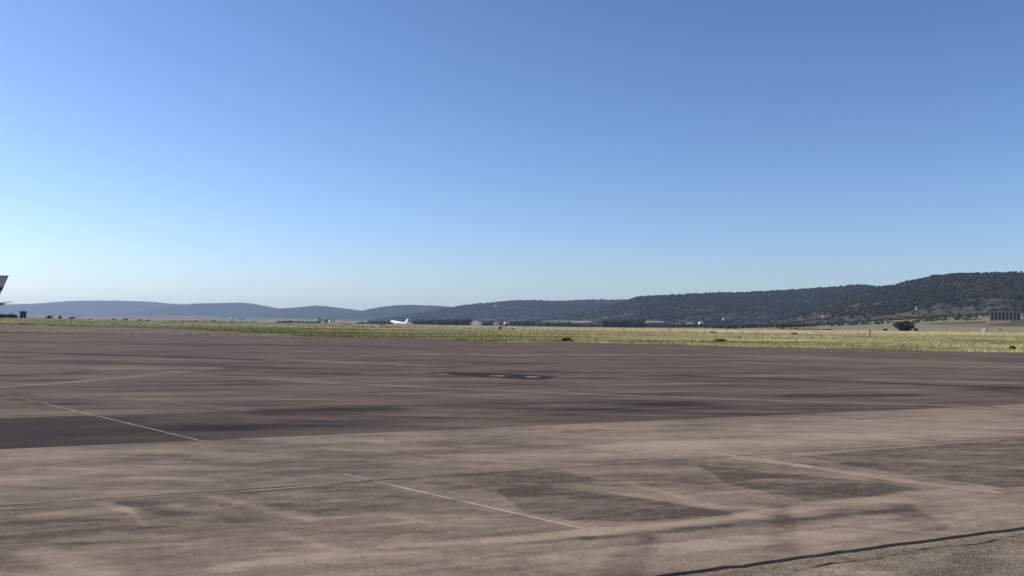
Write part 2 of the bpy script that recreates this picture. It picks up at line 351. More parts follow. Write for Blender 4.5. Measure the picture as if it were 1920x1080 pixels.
# ------------------------------------------------------------------ terrain
def terrain(x, y):
    r = math.hypot(x, y); az = math.atan2(x, y)
    px = 960 + FPX * math.tan(max(-1.2, min(1.2, az)))
    if abs(az) > 1.4: px = 960
    crest = lerp(px, [(0, 2.2), (300, 1.4), (640, .9), (748, .6), (1000, -.1), (1100, 0), (1920, 0)])
    z = -0.08 + (crest + 0.08) * sstep(140, 480, r)
    rc = lerp(px, [(600, 620), (900, 560), (1400, 480), (1920, 480)])
    z += (-2.6 - crest) * sstep(rc, rc + 420, r)
    z += 32 * sstep(2600, 7200, r) * lerp(px, [(500, 1), (800, .3), (900, 0)])
    z += sstep(720, 1700, r) * lerp(px, [(1380, 0), (1500, 4), (1600, 12), (1750, 22), (1885, 29), (2100, 34)])
    if r > 130:
        z += 0.35 * sstep(130, 300, r) * mn.noise(Vector((x * .02, y * .02, 3))) + 0.10 * mn.noise(Vector((x * .12, y * .12, 7)))
        z += 3.0 * sstep(900, 2500, r) * mn.noise(Vector((x * .0022, y * .0022, 1)))
    return z
azs = [math.radians(v) for v in list(range(-180, -44, 6)) + list(np.arange(-42, 42.01, 0.5)) + list(range(48, 180, 6))]
rs = [0.5, 3] + list(np.geomspace(8, 17500, 110))
vs = [(0, 0, -0.08)] + [(r*math.sin(a_), r*math.cos(a_), terrain(r*math.sin(a_), r*math.cos(a_))) for r in rs for a_ in azs]
na = len(azs); fs = [(0, 1 + (j+1) % na, 1 + j) for j in range(na)]
for i in range(len(rs) - 1):
    for j in range(na):
        k = (j + 1) % na; fs.append((1+i*na+j, 1+i*na+k, 1+(i+1)*na+k, 1+(i+1)*na+j))
tag(link('ground', vs, fs, GROUND, smooth=True), 'dry grassland plain of the airfield stretching to the hills', kind='structure')

# hills: (name label, ridge silhouette px/py, distance, depth of the front slope, material)
HILLS = [
 ('low hazy blue hill behind the parked aircraft tail', [(-350,580),(-200,576),(-60,573),(0,571),(30,570),(60,569.5),(95,567),(130,564.3),(160,563.6),(215,563.6),(260,564.8),(290,566.2),(320,569.3),(420,574),(520,581)], 15500, 3200, (0.035,0.045,0.03), .62),
 ('rounded hazy hill, second from the left', [(180,596),(260,583),(330,571.5),(370,569),(410,568),(455,567.3),(475,570),(500,574),(522,578.3),(560,580),(640,584)], 12500, 2600, (0.033,0.043,0.03), .62),
 ('small peaked hazy hill, third from the left', [(400,599),(470,588),(530,578),(560,576),(590,572.7),(610,574),(640,577.5),(660,580),(680,582.8),(740,588),(800,592)], 10800, 2200, (0.032,0.042,0.028), .62),
 ('broad low hill behind the landing airliner', [(540,602),(620,592),(678,582.5),(695,578.7),(720,574.6),(745,572.2),(770,571.5),(800,572.5),(820,573),(845,575.5),(900,577),(980,580)], 8600, 1900, (0.030,0.040,0.026), .60),
 ('long wooded ridge in the middle distance', [(690,603),(780,589),(840,578),(870,573),(910,568.7),(935,566.7),(960,564.6),(1000,563.6),(1030,565),(1060,564.6),(1100,562.6),(1150,562),(1190,563),(1250,564),(1350,566)], 6400, 1900, (0.027,0.037,0.024), .58),
 ('dark scrub covered mesa right of centre', [(960,607),(1050,594),(1130,577),(1170,566),(1182,562),(1192,557.6),(1202,556.4),(1240,555),(1280,552.5),(1330,549.7),(1380,549),(1440,546.6),(1480,544),(1520,541.5),(1560,539),(1600,535),(1630,534.8),(1648,538.3),(1720,541),(1850,545)], 4300, 1600, (0.026,0.034,0.022), .57),
 ('large dark hill closest on the right', [(1330,616),(1430,598),(1520,577),(1590,555),(1648,538.6),(1680,535),(1700,528.5),(1725,524.5),(1750,518.3),(1790,514.2),(1850,511.6),(1920,511),(2050,512),(2300,520),(2600,545)], 3000, 1350, (0.026,0.032,0.020), .55),
]
hill_surfaces = []
for hi, (lab, ridge, D, W, scrub, amt) in enumerate(HILLS):
    px0, px1 = ridge[0][0], ridge[-1][0]; nc = int((px1 - px0) / 5) + 1; nf, nb = 36, 8
    cols = np.linspace(px0, px1, nc); vs = []; rows = nf + nb + 1
    for px in cols:
        azm = az_of(px); py = lerp(px, ridge)
        d = D * (1 + 0.04 * mn.noise(Vector((px * .006, hi * 9.1, 0)))); py += 0.45 * mn.noise(Vector((px * .11, hi, 4)))
        zr = height_at(px, py, d)
        for k in range(rows):
            if k <= nf:
                s = k / nf; r = d - W * (1 - s)
                x, y = r * math.sin(azm), r * math.cos(azm); zf = terrain(x, y) if k < nf * .6 else zf
                g = 0.30 * s + 0.70 * sstep(0.0, 1.12, s) / sstep(0, 1.12, 1)
                gul = mn.fractal(Vector((x * .0016 * 3000 / D * 1.6, y * .0016 * 3000 / D * 1.6, hi * 3.3)), .9, 2.1, 5)
                zz = (zf - 6) * (1 - g) + zr * g + gul * (zr - zf) * 0.42 * max(0, s * (1 - s)) * 2.0
                lim = EYE + (zr - EYE) * r / d - (1 - s) * 4
                zz = min(zz, lim)
            else:
                s = (k - nf) / nb; r = d + 1400 * s
                x, y = r * math.sin(azm), r * math.cos(azm); zz = zr - (zr * 0.55) * s * s - 8 * s
            vs.append((x, y, zz))
    fs = [(i*rows+k, (i+1)*rows+k, (i+1)*rows+k+1, i*rows+k+1) for i in range(nc-1) for k in range(rows-1)]
    scrub = tuple(c * .6 for c in scrub); hm = hill_mat('hillside_scrub', scrub, (0.11,0.095,0.075) if hi < 5 else (0.085,0.075,0.058), amt, (0.14,0.10,0.09) if hi == 6 else None)
    tag(link('hill', vs, fs, hm, smooth=True), lab, kind='structure')
    hill_surfaces.append((np.array(vs).reshape(nc, rows, 3), nf))

def blob_field(name, pts, sizes, mat, flat=0.75):
    """many small bush or crown shapes joined: six-sided lumps, uneven"""
    n = len(pts); pts = np.array(pts); sizes = np.array(sizes)
    base = np.array([(0,0,1.0),(1,0,.15),(.31,.95,.25),(-.81,.59,.1),(-.81,-.59,.25),(.31,-.95,.12),(0,0,-.5)])
    tri = [(0,1,2),(0,2,3),(0,3,4),(0,4,5),(0,5,1),(6,2,1),(6,3,2),(6,4,3),(6,5,4),(6,1,5)]
    jit = rng.uniform(.7, 1.3, (n, 7, 3)); ang = rng.uniform(0, 6.28, n)
    v = base[None] * jit * sizes[:, None, None] * np.array([1, 1, flat])
    c, s = np.cos(ang)[:, None], np.sin(ang)[:, None]
    v = np.stack([v[..., 0]*c - v[..., 1]*s, v[..., 0]*s + v[..., 1]*c, v[..., 2]], -1) + pts[:, None]
    f = (np.array(tri)[None] + (np.arange(n) * 7)[:, None, None]).reshape(-1, 3)
    me = bpy.data.meshes.new(name); me.vertices.add(n*7); me.vertices.foreach_set('co', v.astype('f').ravel())
    me.loops.add(len(f)*3); me.loops.foreach_set('vertex_index', f.astype('i').ravel())
    me.polygons.add(len(f)); me.polygons.foreach_set('loop_start', np.arange(0, len(f)*3, 3, dtype='i'))
    me.materials.append(mat); me.update(calc_edges=True); me.validate()
    o = bpy.data.objects.new(name, me); scene.collection.objects.link(o); return o
def scrub_on(hi, count, size, lab, thr=-0.15):
    A, nf = hill_surfaces[hi]; nc = A.shape[0]; pts = []; sz = []
    while len(pts) < count:
        i = random.uniform(0, nc - 1.01); k = random.uniform(0.02, nf + 1.5); i0, k0 = int(i), int(k); fi, fk = i - i0, k - k0
        p = A[i0,k0]*(1-fi)*(1-fk) + A[i0+1,k0]*fi*(1-fk) + A[i0,k0+1]*(1-fi)*fk + A[i0+1,k0+1]*fi*fk
        dens = mn.noise(Vector(p) * .006) + 0.5 * mn.noise(Vector(p) * .02) + 0.9 * (p[2] - 45) / 100
        if dens < thr and random.random() < .85: continue
        s = size * random.uniform(.5, 1.25); pts.append((p[0], p[1], p[2] + s * .3)); sz.append(s)
    o = blob_field('scrub', pts, sz, LEAF_HILL)
    tag(o, lab, 'scrub', kind='stuff')
LEAF_HILL = leafy('holm_oak_scrub', (0.014, 0.017, 0.011), (0.023, 0.026, 0.017), 0.02)
scrub_on(6, 15000, 4.2, 'dark oak scrub dotted over the big hill on the right')
scrub_on(5, 12000, 5.5, 'dark oak scrub covering the mesa right of centre')
scrub_on(4, 6000, 8.0, 'dark scrub covering the middle distance ridge')
LEAF_HILL_ = LEAF_HILL

# ------------------------------------------------------------------ apron: poured lanes with open joints between them
def wander(v, seed, amp): 
    return [(u, v + amp * (mn.noise(Vector((u*2.2, seed, 0))) + .6*mn.noise(Vector((u*8.0, seed, 5))))) for u in np.arange(-24, 34.01, 0.12)]
def lane(v0, v1, g0, g1, a0, a1, mat, seed0, seed1, z=0.0, label=None):
    lo = wander(v0, seed0, a0); hi_ = wander(v1, seed1, a1); vs = []; n = len(lo)
    for (u, v), (u2, w) in zip(lo, hi_):
        a_, b_ = xy(u, v + g0), xy(u2, w - g1)
        vs += [(a_[0], a_[1], z), (b_[0], b_[1], z), (a_[0], a_[1], -.07), (b_[0], b_[1], -.07)]
    fs = []
    for i in range(n - 1):
        p, q = i*4, i*4+4
        fs += [(p, q, q+1, p+1), (p+2, q+2, q, p), (p+1, q+1, q+3, p+3)]
    fs += [(0, 1, 3, 2), (n*4-4, n*4-2, n*4-1, n*4-3)]
    o = link('slab', vs, fs, mat, apron)
    if label: o['label'] = label
    return o
edge_px = [(-160,624),(0,624),(320,628),(480,630),(640,632.5),(780,634),(860,635.5),(872,640),(960,641.5),(1040,641.5),(1160,643.5),(1280,646.5),(1440,651),(1600,655),(1760,658.5),(1920,661)]
edge = [at(*p) for p in edge_px]; edge = [(edge[0][0]-120, edge[0][1]+4)] + edge + [(edge[-1][0]+45, edge[-1][1]-14)]
fine = []
for (p, q) in zip(edge, edge[1:]):
    n = max(2, int(math.hypot(q[0]-p[0], q[1]-p[1]) / .8))
    for i in range(n):
        t = i / n; x, y = p[0]+(q[0]-p[0])*t, p[1]+(q[1]-p[1])*t
        fine.append((x, y + .9*mn.noise(Vector((x*.35, y*.1, 0))) + .4*mn.noise(Vector((x*1.3, 2, 0)))))
# far asphalt sheet: everything beyond v = 13.4
near_edge = [xy(u, v + .006) for u, v in wander(13.4, 3, .008)]
left = [xy(-24, 13.4)]
poly = near_edge + [(90, 30)] + fine[::-1] + [(-230, 40)]
vs = [(x, y, 0) for x, y in poly] + [(x, y, -.07) for x, y in poly]; n = len(poly)
apron = link('apron', vs, [tuple(range(n))] + [(i, i+n, (i+1) % n + n, (i+1) % n) for i in range(n)], PAVE_FAR)
tag(apron, 'wide weathered asphalt and concrete parking apron with faded lines', kind='structure')
lane(9.35, 13.4, .011, .004, .03, .008, PAVE_MID, 2, 3, -0.001, 'pale worn concrete lane')
lane(5.1, 9.35, .026, .008, .035, .03, PAVE_NEAR, 1, 2, -0.002, 'stained concrete lane with open joints')
lane(0.0, 5.1, .0, .018, .0, .035, PAVE_GRIT, 0, 1, -0.012, 'coarse aggregate lane with rough surface')
lane(-6, -0.01, .0, .0, .0, .0, PAVE_GRIT, 0, 0, -0.013)
bed_poly = [(-60, -8), (60, -8), (60, 60), (-60, 60)]
tag(link('subgrade', [(x, y, -.06) for x, y in bed_poly], [(0,1,2,3)], BED), 'dark dirt at the bottom of the open joints', kind='structure')

def strip(name, pts, w, mat, z, jit=.15, breaks=0.0, label=None, step=.25, taper=False):
    """a thin ribbon of paint or filler on the paving, its edges worn, interrupted where it has gone"""
    mb = MB(); L = 0; res = []
    for p, q in zip(pts, pts[1:]):
        d = math.hypot(q[0]-p[0], q[1]-p[1]); n = max(1, int(d/step))
        res += [(p[0]+(q[0]-p[0])*i/n, p[1]+(q[1]-p[1])*i/n) for i in range(n)]
    res.append(pts[-1]); sd = random.random()*99
    prev = None
    for i, p in enumerate(res):
        a_ = res[max(0, i-1)]; b_ = res[min(len(res)-1, i+1)]; d = Vector((b_[0]-a_[0], b_[1]-a_[1])).normalized(); nrm = Vector((-d.y, d.x))
        ww = w * .5 * (1 + jit * 2 * mn.noise(Vector((i*.7, sd, 0))))
        gone = mn.noise(Vector((i*step*1.1, sd, 9))) + .5*mn.noise(Vector((i*step*4, sd, 3))) < breaks - 1
        cur = None if gone else ((p[0]+nrm.x*ww, p[1]+nrm.y*ww, z), (p[0]-nrm.x*ww, p[1]-nrm.y*ww, z))
        if prev and cur: mb.add([prev[1], cur[1], cur[0], prev[0]], [(0,1,2,3)])
        prev = cur
    o = mb.build(name, mat, apron)
    if label: o['label'] = label
    return o
strip('joint_filler', [at(-60, 961), at(250, 938), at(640, 907), at(880, 886)], .035, PAINT, .002, .6, .95)
L1 = [at(84, 757), at(370, 825)]; strip('joint_filler', L1, .022, SEAL, .004, .3, .30, 'thin pale filled joint crossing the dark asphalt')
strip('joint_filler', [at(-30, 730), at(84, 757)], .05, PAINT2, .004, .3, .7)
strip('joint_filler', [at(370, 825), at(400, 832)], .03, PAINT, .003, .3, .8)
strip('joint_filler', [at(645, 889), at(692, 899.5)], .02, SEAL, .002, .3, .7)
strip('joint_filler', [at(700, 902), at(1100, 993)], .028, SEAL, .002, .25, .15, 'bright pale filled joint crossing the stained concrete')
strip('joint_filler', [at(1110, 996), at(1385, 1062)], .010, PAINT, .002, .4, .95)
strip('joint_filler', [at(1415, 1072), at(1450, 1080)], .012, PAINT, -.008, .4, .8)
strip('painted_line', [at(1345, 851), at(1450, 866), at(1560, 880)], .07, PAINT, .002, .5, .95, 'broad faded pale line on the concrete')
strip('painted_line', [at(1560, 880), at(1700, 901), at(1840, 918)], .05, PAINT, .002, .45, .6)
strip('painted_line', [at(545, 716), at(900, 731), at(1280, 746), at(1560, 755), at(1870, 763)], .34, PAINT2, .004, .25, .05, 'long faded line running across the asphalt')
strip('painted_line', [at(640, 664), at(960, 664.5), at(1280, 665.5), at(1440, 667)], .8, PAINT2, .004, .3, .7, step=.6)
strip('painted_line', [at(210, 691), at(400, 690)], .6, PAINT2, .004, .4, .5, step=.5)
strip('painted_line', [at(0, 727), at(60, 722.5), at(190, 712)], .4, PAINT2, .004, .4, .6, step=.5)
strip('painted_line', [at(1370, 681), at(1470, 684), at(1560, 686), at(1680, 686)], .6, PAINT2, .004, .4, .6, step=.5)
strip('painted_line', [at(550, 675), at(640, 678), at(760, 681)], .6, PAINT2, .004, .4, .6, step=.5)
strip('tar_seam', [at(-60, 659), at(0, 660), at(260, 667), at(490, 675)], .75, TAR, .004, .4, .3, 'dark tar filled seam far out on the asphalt', step=.5)
strip('tar_seam', [at(490, 675), at(700, 684), at(960, 694), at(1280, 705)], .2, TAR, .004, .5, .85, step=.5)
strip('tar_seam', [at(1280, 705), at(1440, 710.5), at(1600, 716), at(1920, 728), at(2000, 731)], .38, TAR, .004, .3, .15, 'dark tar filled seam running out of view at right', step=.4)
strip('tar_seam', [at(380, 697), at(640, 701), at(800, 703)], .25, TAR, .004, .5, 1.0, step=.5)
strip('tar_seam', [at(806, 835.5), at(850, 835)], .028, TAR, .003, .4, .2)
strip('crack', [at(1490, 1068), at(1560, 1053), at(1640, 1046), at(1695, 1032), at(1760, 1023), at(1830, 1018), at(1930, 997)], .008, BED, -.008, .9, .35, 'thin ragged crack in the coarse lane', step=.06)
strip('crack', [at(640, 905), at(900, 884)], .010, BED, .002, .9, .85, step=.1)
# old repair patch with remains of white paint
pp = [(797,700.5),(815,699),(842,697.5),(900,699),(960,701),(1010,704),(1048,706.5),(1022,711),(985,711.5),(940,709),(885,706),(850,703)]
pv = [at(*p) for p in pp]; pt = link('repair_patch', [(x, y, .004) for x, y in pv], [tuple(range(len(pv)))], TAR, apron); pt['label'] = 'black tar repair patch with scraps of white paint'
for (x0, x1, y0, y1) in ((817, 846, 701.2, 703), (917, 954, 704.2, 706.4), (984, 1016, 706, 708.6)):
    q = [at(x0, y0), at((x0+x1)/2, y0-.4), at(x1, (y0+y1)/2), at((x0+x1)/2+4, y1), at(x0+3, y1-.5)]
    link('paint_remnant', [(x, y, .008) for x, y in q], [(0,1,2,3,4)], PAINT2, pt)
# grit: small pale stones lying on the paving
stones = []; ssz = []
for _ in range(500):
    px, py = random.uniform(500, 1920), random.uniform(930, 1080); g = at(px, py); stones.append((g[0], g[1], .004)); ssz.append(random.uniform(.003, .008))
for (px, py) in ((345, 782), (38, 825), (305, 809), (1628, 860)): g = at(px, py); stones.append((g[0], g[1], .01)); ssz.append(.022)
tag(blob_field('grit', stones, ssz, plain('grit_stone', (.19,.16,.13), .9, .4, 30), .5), 'loose grit and small stones scattered on the paving', 'grit', kind='stuff')

# dirt verge beyond the left part of the apron
dl = [at(*p) for p in [(-160,621),(0,622.5),(320,626.5),(560,629.5)]]; dh = [at(*p) for p in [(560,628),(400,621),(320,617),(200,614.5),(0,613),(-160,612)]]
dv = dl + dh
dvs = []; dfs = []; NX, NY = 60, 14
for i in range(NX + 1):
    f = i / NX; px = -160 + 720 * f; y1 = lerp(px, [(-160,621),(0,622.5),(320,626.5),(560,629.5)]); y0 = lerp(px, [(-160,612),(0,613),(200,615),(320,617.5),(400,621),(560,628.5)])
    p, q = at(px, y1), at(px, y0)
    for j in range(NY + 1):
        g = j / NY; x, y = p[0]+(q[0]-p[0])*g, p[1]+(q[1]-p[1])*g
        dvs.append((x, y, terrain(x, y) + (.12 if 0 < j < NY and 0 < i < NX else -.15)))
for i in range(NX):
    for j in range(NY): dfs.append((i*(NY+1)+j, (i+1)*(NY+1)+j, (i+1)*(NY+1)+j+1, i*(NY+1)+j+1))
tag(link('dirt_verge', dvs, dfs, DIRT, smooth=True), 'bare brown dirt verge beyond the left edge of the apron', kind='structure')

# ------------------------------------------------------------------ grass
def in_dirt(x, y):
    c = False; n = len(dv); j = n - 1
    for i in range(n):
        if (dv[i][1] > y) != (dv[j][1] > y) and x < (dv[j][0]-dv[i][0])*(y-dv[i][1])/(dv[j][1]-dv[i][1]+1e-9)+dv[i][0]: c = not c
        j = i
    return c
ex = np.array([p[0] for p in fine]); ey = np.array([p[1] for p in fine]); oo = np.argsort(ex); ex, ey = ex[oo], ey[oo]
P = []; Hh = []
for (x, y) in fine:                                  # ragged taller growth along the paving edge
    if abs(math.atan2(x, y)) > .72: continue
    cl = mn.noise(Vector((x*.22, y*.1, 31)))
    if x < -22: k = 1
    elif cl < -.18: k = 2
    else: k = 26
    for _ in range(k):
        dx, dy = random.uniform(-.6, .6), abs(random.gauss(0, 1.2)); 
        P.append((x+dx, y+dy-.05)); Hh.append(random.uniform(.12, .42) * (.75 + 1.2*max(0, cl) + .5*mn.noise(Vector((x*.5, y*.3, 8)))))
while len(P) < 52000:
    a_ = random.uniform(-.62, .62); r = math.exp(random.uniform(math.log(60), math.log(520)))
    x, y = r*math.sin(a_), r*math.cos(a_)
    if y < np.interp(x, ex, ey) + .1: continue
    if in_dirt(x, y) and random.random() < .985: continue
    if random.random() < sstep(110, 260, r) * .75: continue
    if mn.noise(Vector((x*.018, y*.10, 2))) < -.05 and random.random() < .85: continue
    P.append((x, y)); Hh.append(random.uniform(.08, .26) * (1 + .9*mn.noise(Vector((x*.03, y*.10, 8)))))
P = np.array(P); Hh = np.array(Hh); n = len(P)
Z = np.array([terrain(x, y) if x*x+y*y > 19000 else -.08 for x, y in P])
B = 5; ang = rng.uniform(0, 6.28, (n, B)); rad = rng.uniform(0, .14, (n, B)) * (1 + np.hypot(P[:,0], P[:,1])[:,None]/220)
bx = P[:, 0:1] + rad*np.cos(ang); by = P[:, 1:2] + rad*np.sin(ang); hh = Hh[:, None] * rng.uniform(.5, 1.2, (n, B))
wd = .022 * (1 + np.hypot(P[:,0], P[:,1])[:,None]/70); th = rng.uniform(0, 3.14, (n, B)); lx = rng.normal(0, .3, (n, B))*hh; ly = rng.normal(0, .3, (n, B))*hh
v = np.stack([np.stack([bx - wd*np.cos(th), by - wd*np.sin(th), Z[:,None]+0*bx], -1), np.stack([bx + wd*np.cos(th), by + wd*np.sin(th), Z[:,None]+0*bx], -1),
              np.stack([bx+lx, by+ly, Z[:,None]+hh], -1)], 2).reshape(-1, 3)
me = bpy.data.meshes.new('grass'); me.vertices.add(len(v)); me.vertices.foreach_set('co', v.astype('f').ravel())
nt = len(v)//3; me.loops.add(nt*3); me.loops.foreach_set('vertex_index', np.arange(nt*3, dtype='i')); me.polygons.add(nt)
me.polygons.foreach_set('loop_start', np.arange(0, nt*3, 3, dtype='i')); me.materials.append(GRASS); me.update(calc_edges=True)
go = bpy.data.objects.new('grass', me); scene.collection.objects.link(go); tag(go, 'long dry and green grass growing beyond the apron edge', 'grass', kind='stuff')

# ------------------------------------------------------------------ shrubs and trees
def crown_mesh(name, w, h, n, leaf, mat, parent, z0=0.0, seed=0):
    """leaf clumps spread through several overlapping lobes, denser at the outside"""
    rr = np.random.default_rng(seed); lobes = [(rr.uniform(-.28, .28)*w, rr.uniform(-.28, .28)*w, z0 + h*rr.uniform(.22, .66), w*rr.uniform(.22, .34), h*rr.uniform(.22, .36)) for _ in range(7)]
    vs = []; fs = []
    for i in range(n):
        cx, cy, cz, lw, lh = lobes[i % 7]; d = rr.normal(size=3); d /= np.linalg.norm(d); k = rr.uniform(.35, 1.08)
        c = np.array([cx + d[0]*lw*k, cy + d[1]*lw*k, max(z0 + .04*h, cz + d[2]*lh*k)])
        s = leaf * rr.uniform(.5, 1.3); a1 = rr.normal(size=3); a1 /= np.linalg.norm(a1); a2 = np.cross(a1, rr.normal(size=3)); a2 /= np.linalg.norm(a2)
        b0 = len(vs); vs += [tuple(c - a1*s), tuple(c + a2*s*.8), tuple(c + a1*s*.9), tuple(c - a2*s*.7)]; fs.append((b0, b0+1, b0+2, b0+3))
    return link(name, vs, fs, mat, parent)
def tree(px, ybase, ytop, wpx, r, label, mat=LEAF, n=500, name='tree', cat='tree', group=None, seed=1, trunk=True):
    a_ = az_of(px); x, y = r*math.sin(a_), r*math.cos(a_); z = terrain(x, y)
    mpp = r / FPX * math.cos(a_) ** 2; h = max(.5, height_at(px, ytop, r) - z); w = wpx * mpp * 1.1
    t = empty(name, (x, y, z - .05), random.uniform(0, 6), label, cat, group)
    if trunk:
        m = MB(); m.tube((0,0,0), (0,0,h*.5), w*.05+.04, w*.03+.02, 7)
        for k in range(4):
            aa = k*1.6 + seed; m.tube((0,0,h*.25), (w*.25*math.cos(aa), w*.25*math.sin(aa), h*.6), w*.022+.02, .02, 5)
        m.build('trunk', BARK, t)
    crown_mesh('crown', w, h*1.0, n, max(.08, min(w, h)*.10), mat, t, 0.0, seed)
    return t
tree(1698, 620, 598, 38, 780, 'large dense dark tree standing alone below the big hill', LEAF, 1500, seed=3)
tree(1717, 620, 614, 10, 775, 'small dark bush at the right foot of the lone dense tree', LEAF, 250, 'shrub', 'shrub', seed=4)
tree(1737, 605, 595, 12, 1300, 'round dark tree in the sloping field, nearest the pale track', LEAF, 300, seed=5)
tree(1719, 604, 599, 8, 1250, 'small dark tree between the lone dense tree and the pale track', LEAF, 200, seed=6)
tree(1795, 600, 592, 9, 1500, 'dark round tree in the slope left of the long building', LEAF, 200, seed=7)
tree(1821, 596, 589, 10, 1550, 'dark bush on the slope just left of the long building, lower one', LEAF, 200, 'shrub', 'shrub', seed=8)
tree(1832, 597, 590, 8, 1500, 'dark bush on the slope beside the long building', LEAF, 200, 'shrub', 'shrub', seed=9)
tree(1660, 620, 614, 9, 760, 'low olive bush left of the lone dense tree', LEAF_DRY, 200, 'shrub', 'shrub', seed=10)
sh = [(92,594,589.3,13,560,'round dark bush on the left skyline, first right of the dark hut'),(113,594,591,7,560,'small dark bush, second right of the dark hut'),
      (134,596,592.5,12,560,'low wide bush, third right of the dark hut'),(170,600,597,9,500,'faint low bush halfway along the left grass'),
      (214,600,596.5,9,480,'small dark bush left of the domed bush'),(236,601,596,12,480,'domed dark bush on the left grass'),
      (262,601,597.5,11,470,'dark bush right of the domed bush'),(277,602,599,12,470,'low trailing bush right of the domed bush'),
      (327,604,600.5,12,480,'low bush at the left end of the dark bush row'),(345,604,599.5,14,480,'wide dark bush in the bush row on the left'),
      (366,606,600,15,460,'darkest bush of the bush row on the left'),(400,603,599.5,9,480,'small upright bush in the grass before the second hill'),
      (411,606,602.5,10,450,'low bush just right of the small upright bush'),(436,605,601,16,480,'broad bush right of the gap in the bush row'),
      (460,606,602.5,18,480,'long low bush before the pale warehouses'),(476,607,602,8,470,'dark bush at the end of the long low bush'),
      (530,605,601,8,900,'dark bush left of the village tree cluster'),(650,611,608,16,400,'low olive bush left of the landing airliner'),
      (718,612,609.5,14,420,'low olive bush in front of the airliner nose'),(962,622,616,8,300,'green bush beside the dark marker box'),
      (1364,616,612.5,8,560,'dark bush of a pair in the straw field, left one'),(1378,617,613.5,6,560,'dark bush of a pair in the straw field, right one'),
      (1467,617,613,11,560,'dark low bush alone in the straw field'),(1338,626.5,622.5,12,220,'dark weed clump at the straw field edge'),
      (1063,640.5,637.5,20,93,'dark weed clump at the apron edge near the middle'),(1898,654,648,11,84,'tall dark weed clump at the far right apron edge'),
      (1490,625,623,11,220,'small weed clump in the green strip'),(1350,641,639,20,100,'low weed clump by the apron edge right of the middle')]
for i, (px, yb, yt, w, r, lab) in enumerate(sh):
    near = r < 320
    tree(px, yb, yt, w * (1 if near else 1.25), r, lab, LEAF_DRY if near else LEAF, 260 if not near else 500, 'weed_clump' if near and px != 962 else 'shrub', 'weed clump' if near and px != 962 else 'shrub', seed=20+i, trunk=not near)

def belt(px0, px1, ytop0, ytop1, r, label, mat=LEAF, n=60, cat='tree belt', depth=60, size=7.0, ybot=None):
    pts = []; sz = []
    for i in range(n):
        f = random.random(); px = px0 + (px1-px0)*f; rr_ = r + random.uniform(0, depth)
        a_ = az_of(px); x, y = rr_*math.sin(a_), rr_*math.cos(a_); z = terrain(x, y)
        top = height_at(px, ytop0 + (ytop1-ytop0)*f + abs(random.gauss(0, .7)), rr_)
        s = min(size * random.uniform(.7, 1.2), max(1.2, (top - z) * .6)); zc = z
        while zc < top - s*.9: pts.append((x+random.uniform(-s,s)*.5, y+random.uniform(-s,s)*.5, zc + s*.3)); sz.append(s); zc += s*.8
        for _ in range(3): pts.append((x+random.gauss(0,s*.6), y+random.gauss(0,s*.6), max(z, top - s*random.uniform(.5, 1.0)))); sz.append(s*random.uniform(.35, .6))
    tag(blob_field('tree_belt', pts, sz, mat, .85), label, cat, kind='stuff')
belt(670, 735, 603.5, 600.5, 2300, 'thin dark tree belt reaching left from the airliner nose', n=70, size=4)
belt(776, 880, 599.5, 597.5, 2200, 'long dark plantation right of the airliner tail', n=190)
belt(905, 925, 602, 601, 2250, 'short dark clump of trees right of the smoke puff', n=40)
belt(940, 1008, 602, 600.5, 2300, 'dark tree belt right of the small white buildings', n=120)
belt(1008, 1070, 602.5, 603.5, 2100, 'green bushy tree belt in front of the sandy clearing', LEAF_GREEN, 110)
belt(1070, 1130, 606, 606.5, 2100, 'low dull tree belt below the sandy clearing', LEAF_DRY, 90, size=4)
belt(1130, 1205, 599, 597.5, 2000, 'dense square ended plantation near the middle', n=170)
belt(1205, 1330, 608, 606, 2100, 'thin dark tree line at the foot of the mesa', n=130, size=4)
belt(1330, 1460, 607, 605, 1900, 'scattered trees at the foot of the mesa', LEAF, 110, size=4)
belt(1455, 1600, 604, 606, 1500, 'scattered trees left of the lone dense tree', LEAF, 130, size=4.5)
belt(1600, 1670, 604, 607, 1300, 'dark hedge line left of the lone dense tree', LEAF_DRY, 50, size=2.5)
belt(520, 600, 601, 602, 2200, 'low tree line left of the village roofs', n=70, size=4)
belt(-60, 27, 586.5, 588.5, 600, 'dark hedge under the parked aircraft tail', n=60, size=1.6, depth=8)
belt(1480, 1560, 615, 616, 620, 'low dark hedge at the far edge of the straw field', LEAF_DRY, 50, size=1.2, depth=10)
belt(1870, 1990, 604, 606, 1120, 'dark bushes at the foot of the long building', LEAF, 60, size=2.5, depth=20)
# field trees dotted over the slope at right
pts = []; sz = []
for _ in range(420):
    px = random.uniform(1560, 2050); r = random.uniform(1250, 1750); a_ = az_of(px); x, y = r*math.sin(a_), r*math.cos(a_)
    if mn.noise(Vector((x*.006, y*.006, 5))) < -.02 and random.random() < .8: continue
    if 1840 < px < 1920 and r < 1330: continue
    s = random.uniform(1.3, 3.4)
    for q in range(3): pts.append((x+random.gauss(0,s*.4), y+random.gauss(0,s*.4), terrain(x, y)+s*random.uniform(.3,.8))); sz.append(s*random.uniform(.6,1))
tag(blob_field('scrub', pts, sz, LEAF, .8), 'small dark oaks scattered over the sloping field at right', 'scrub', kind='stuff')

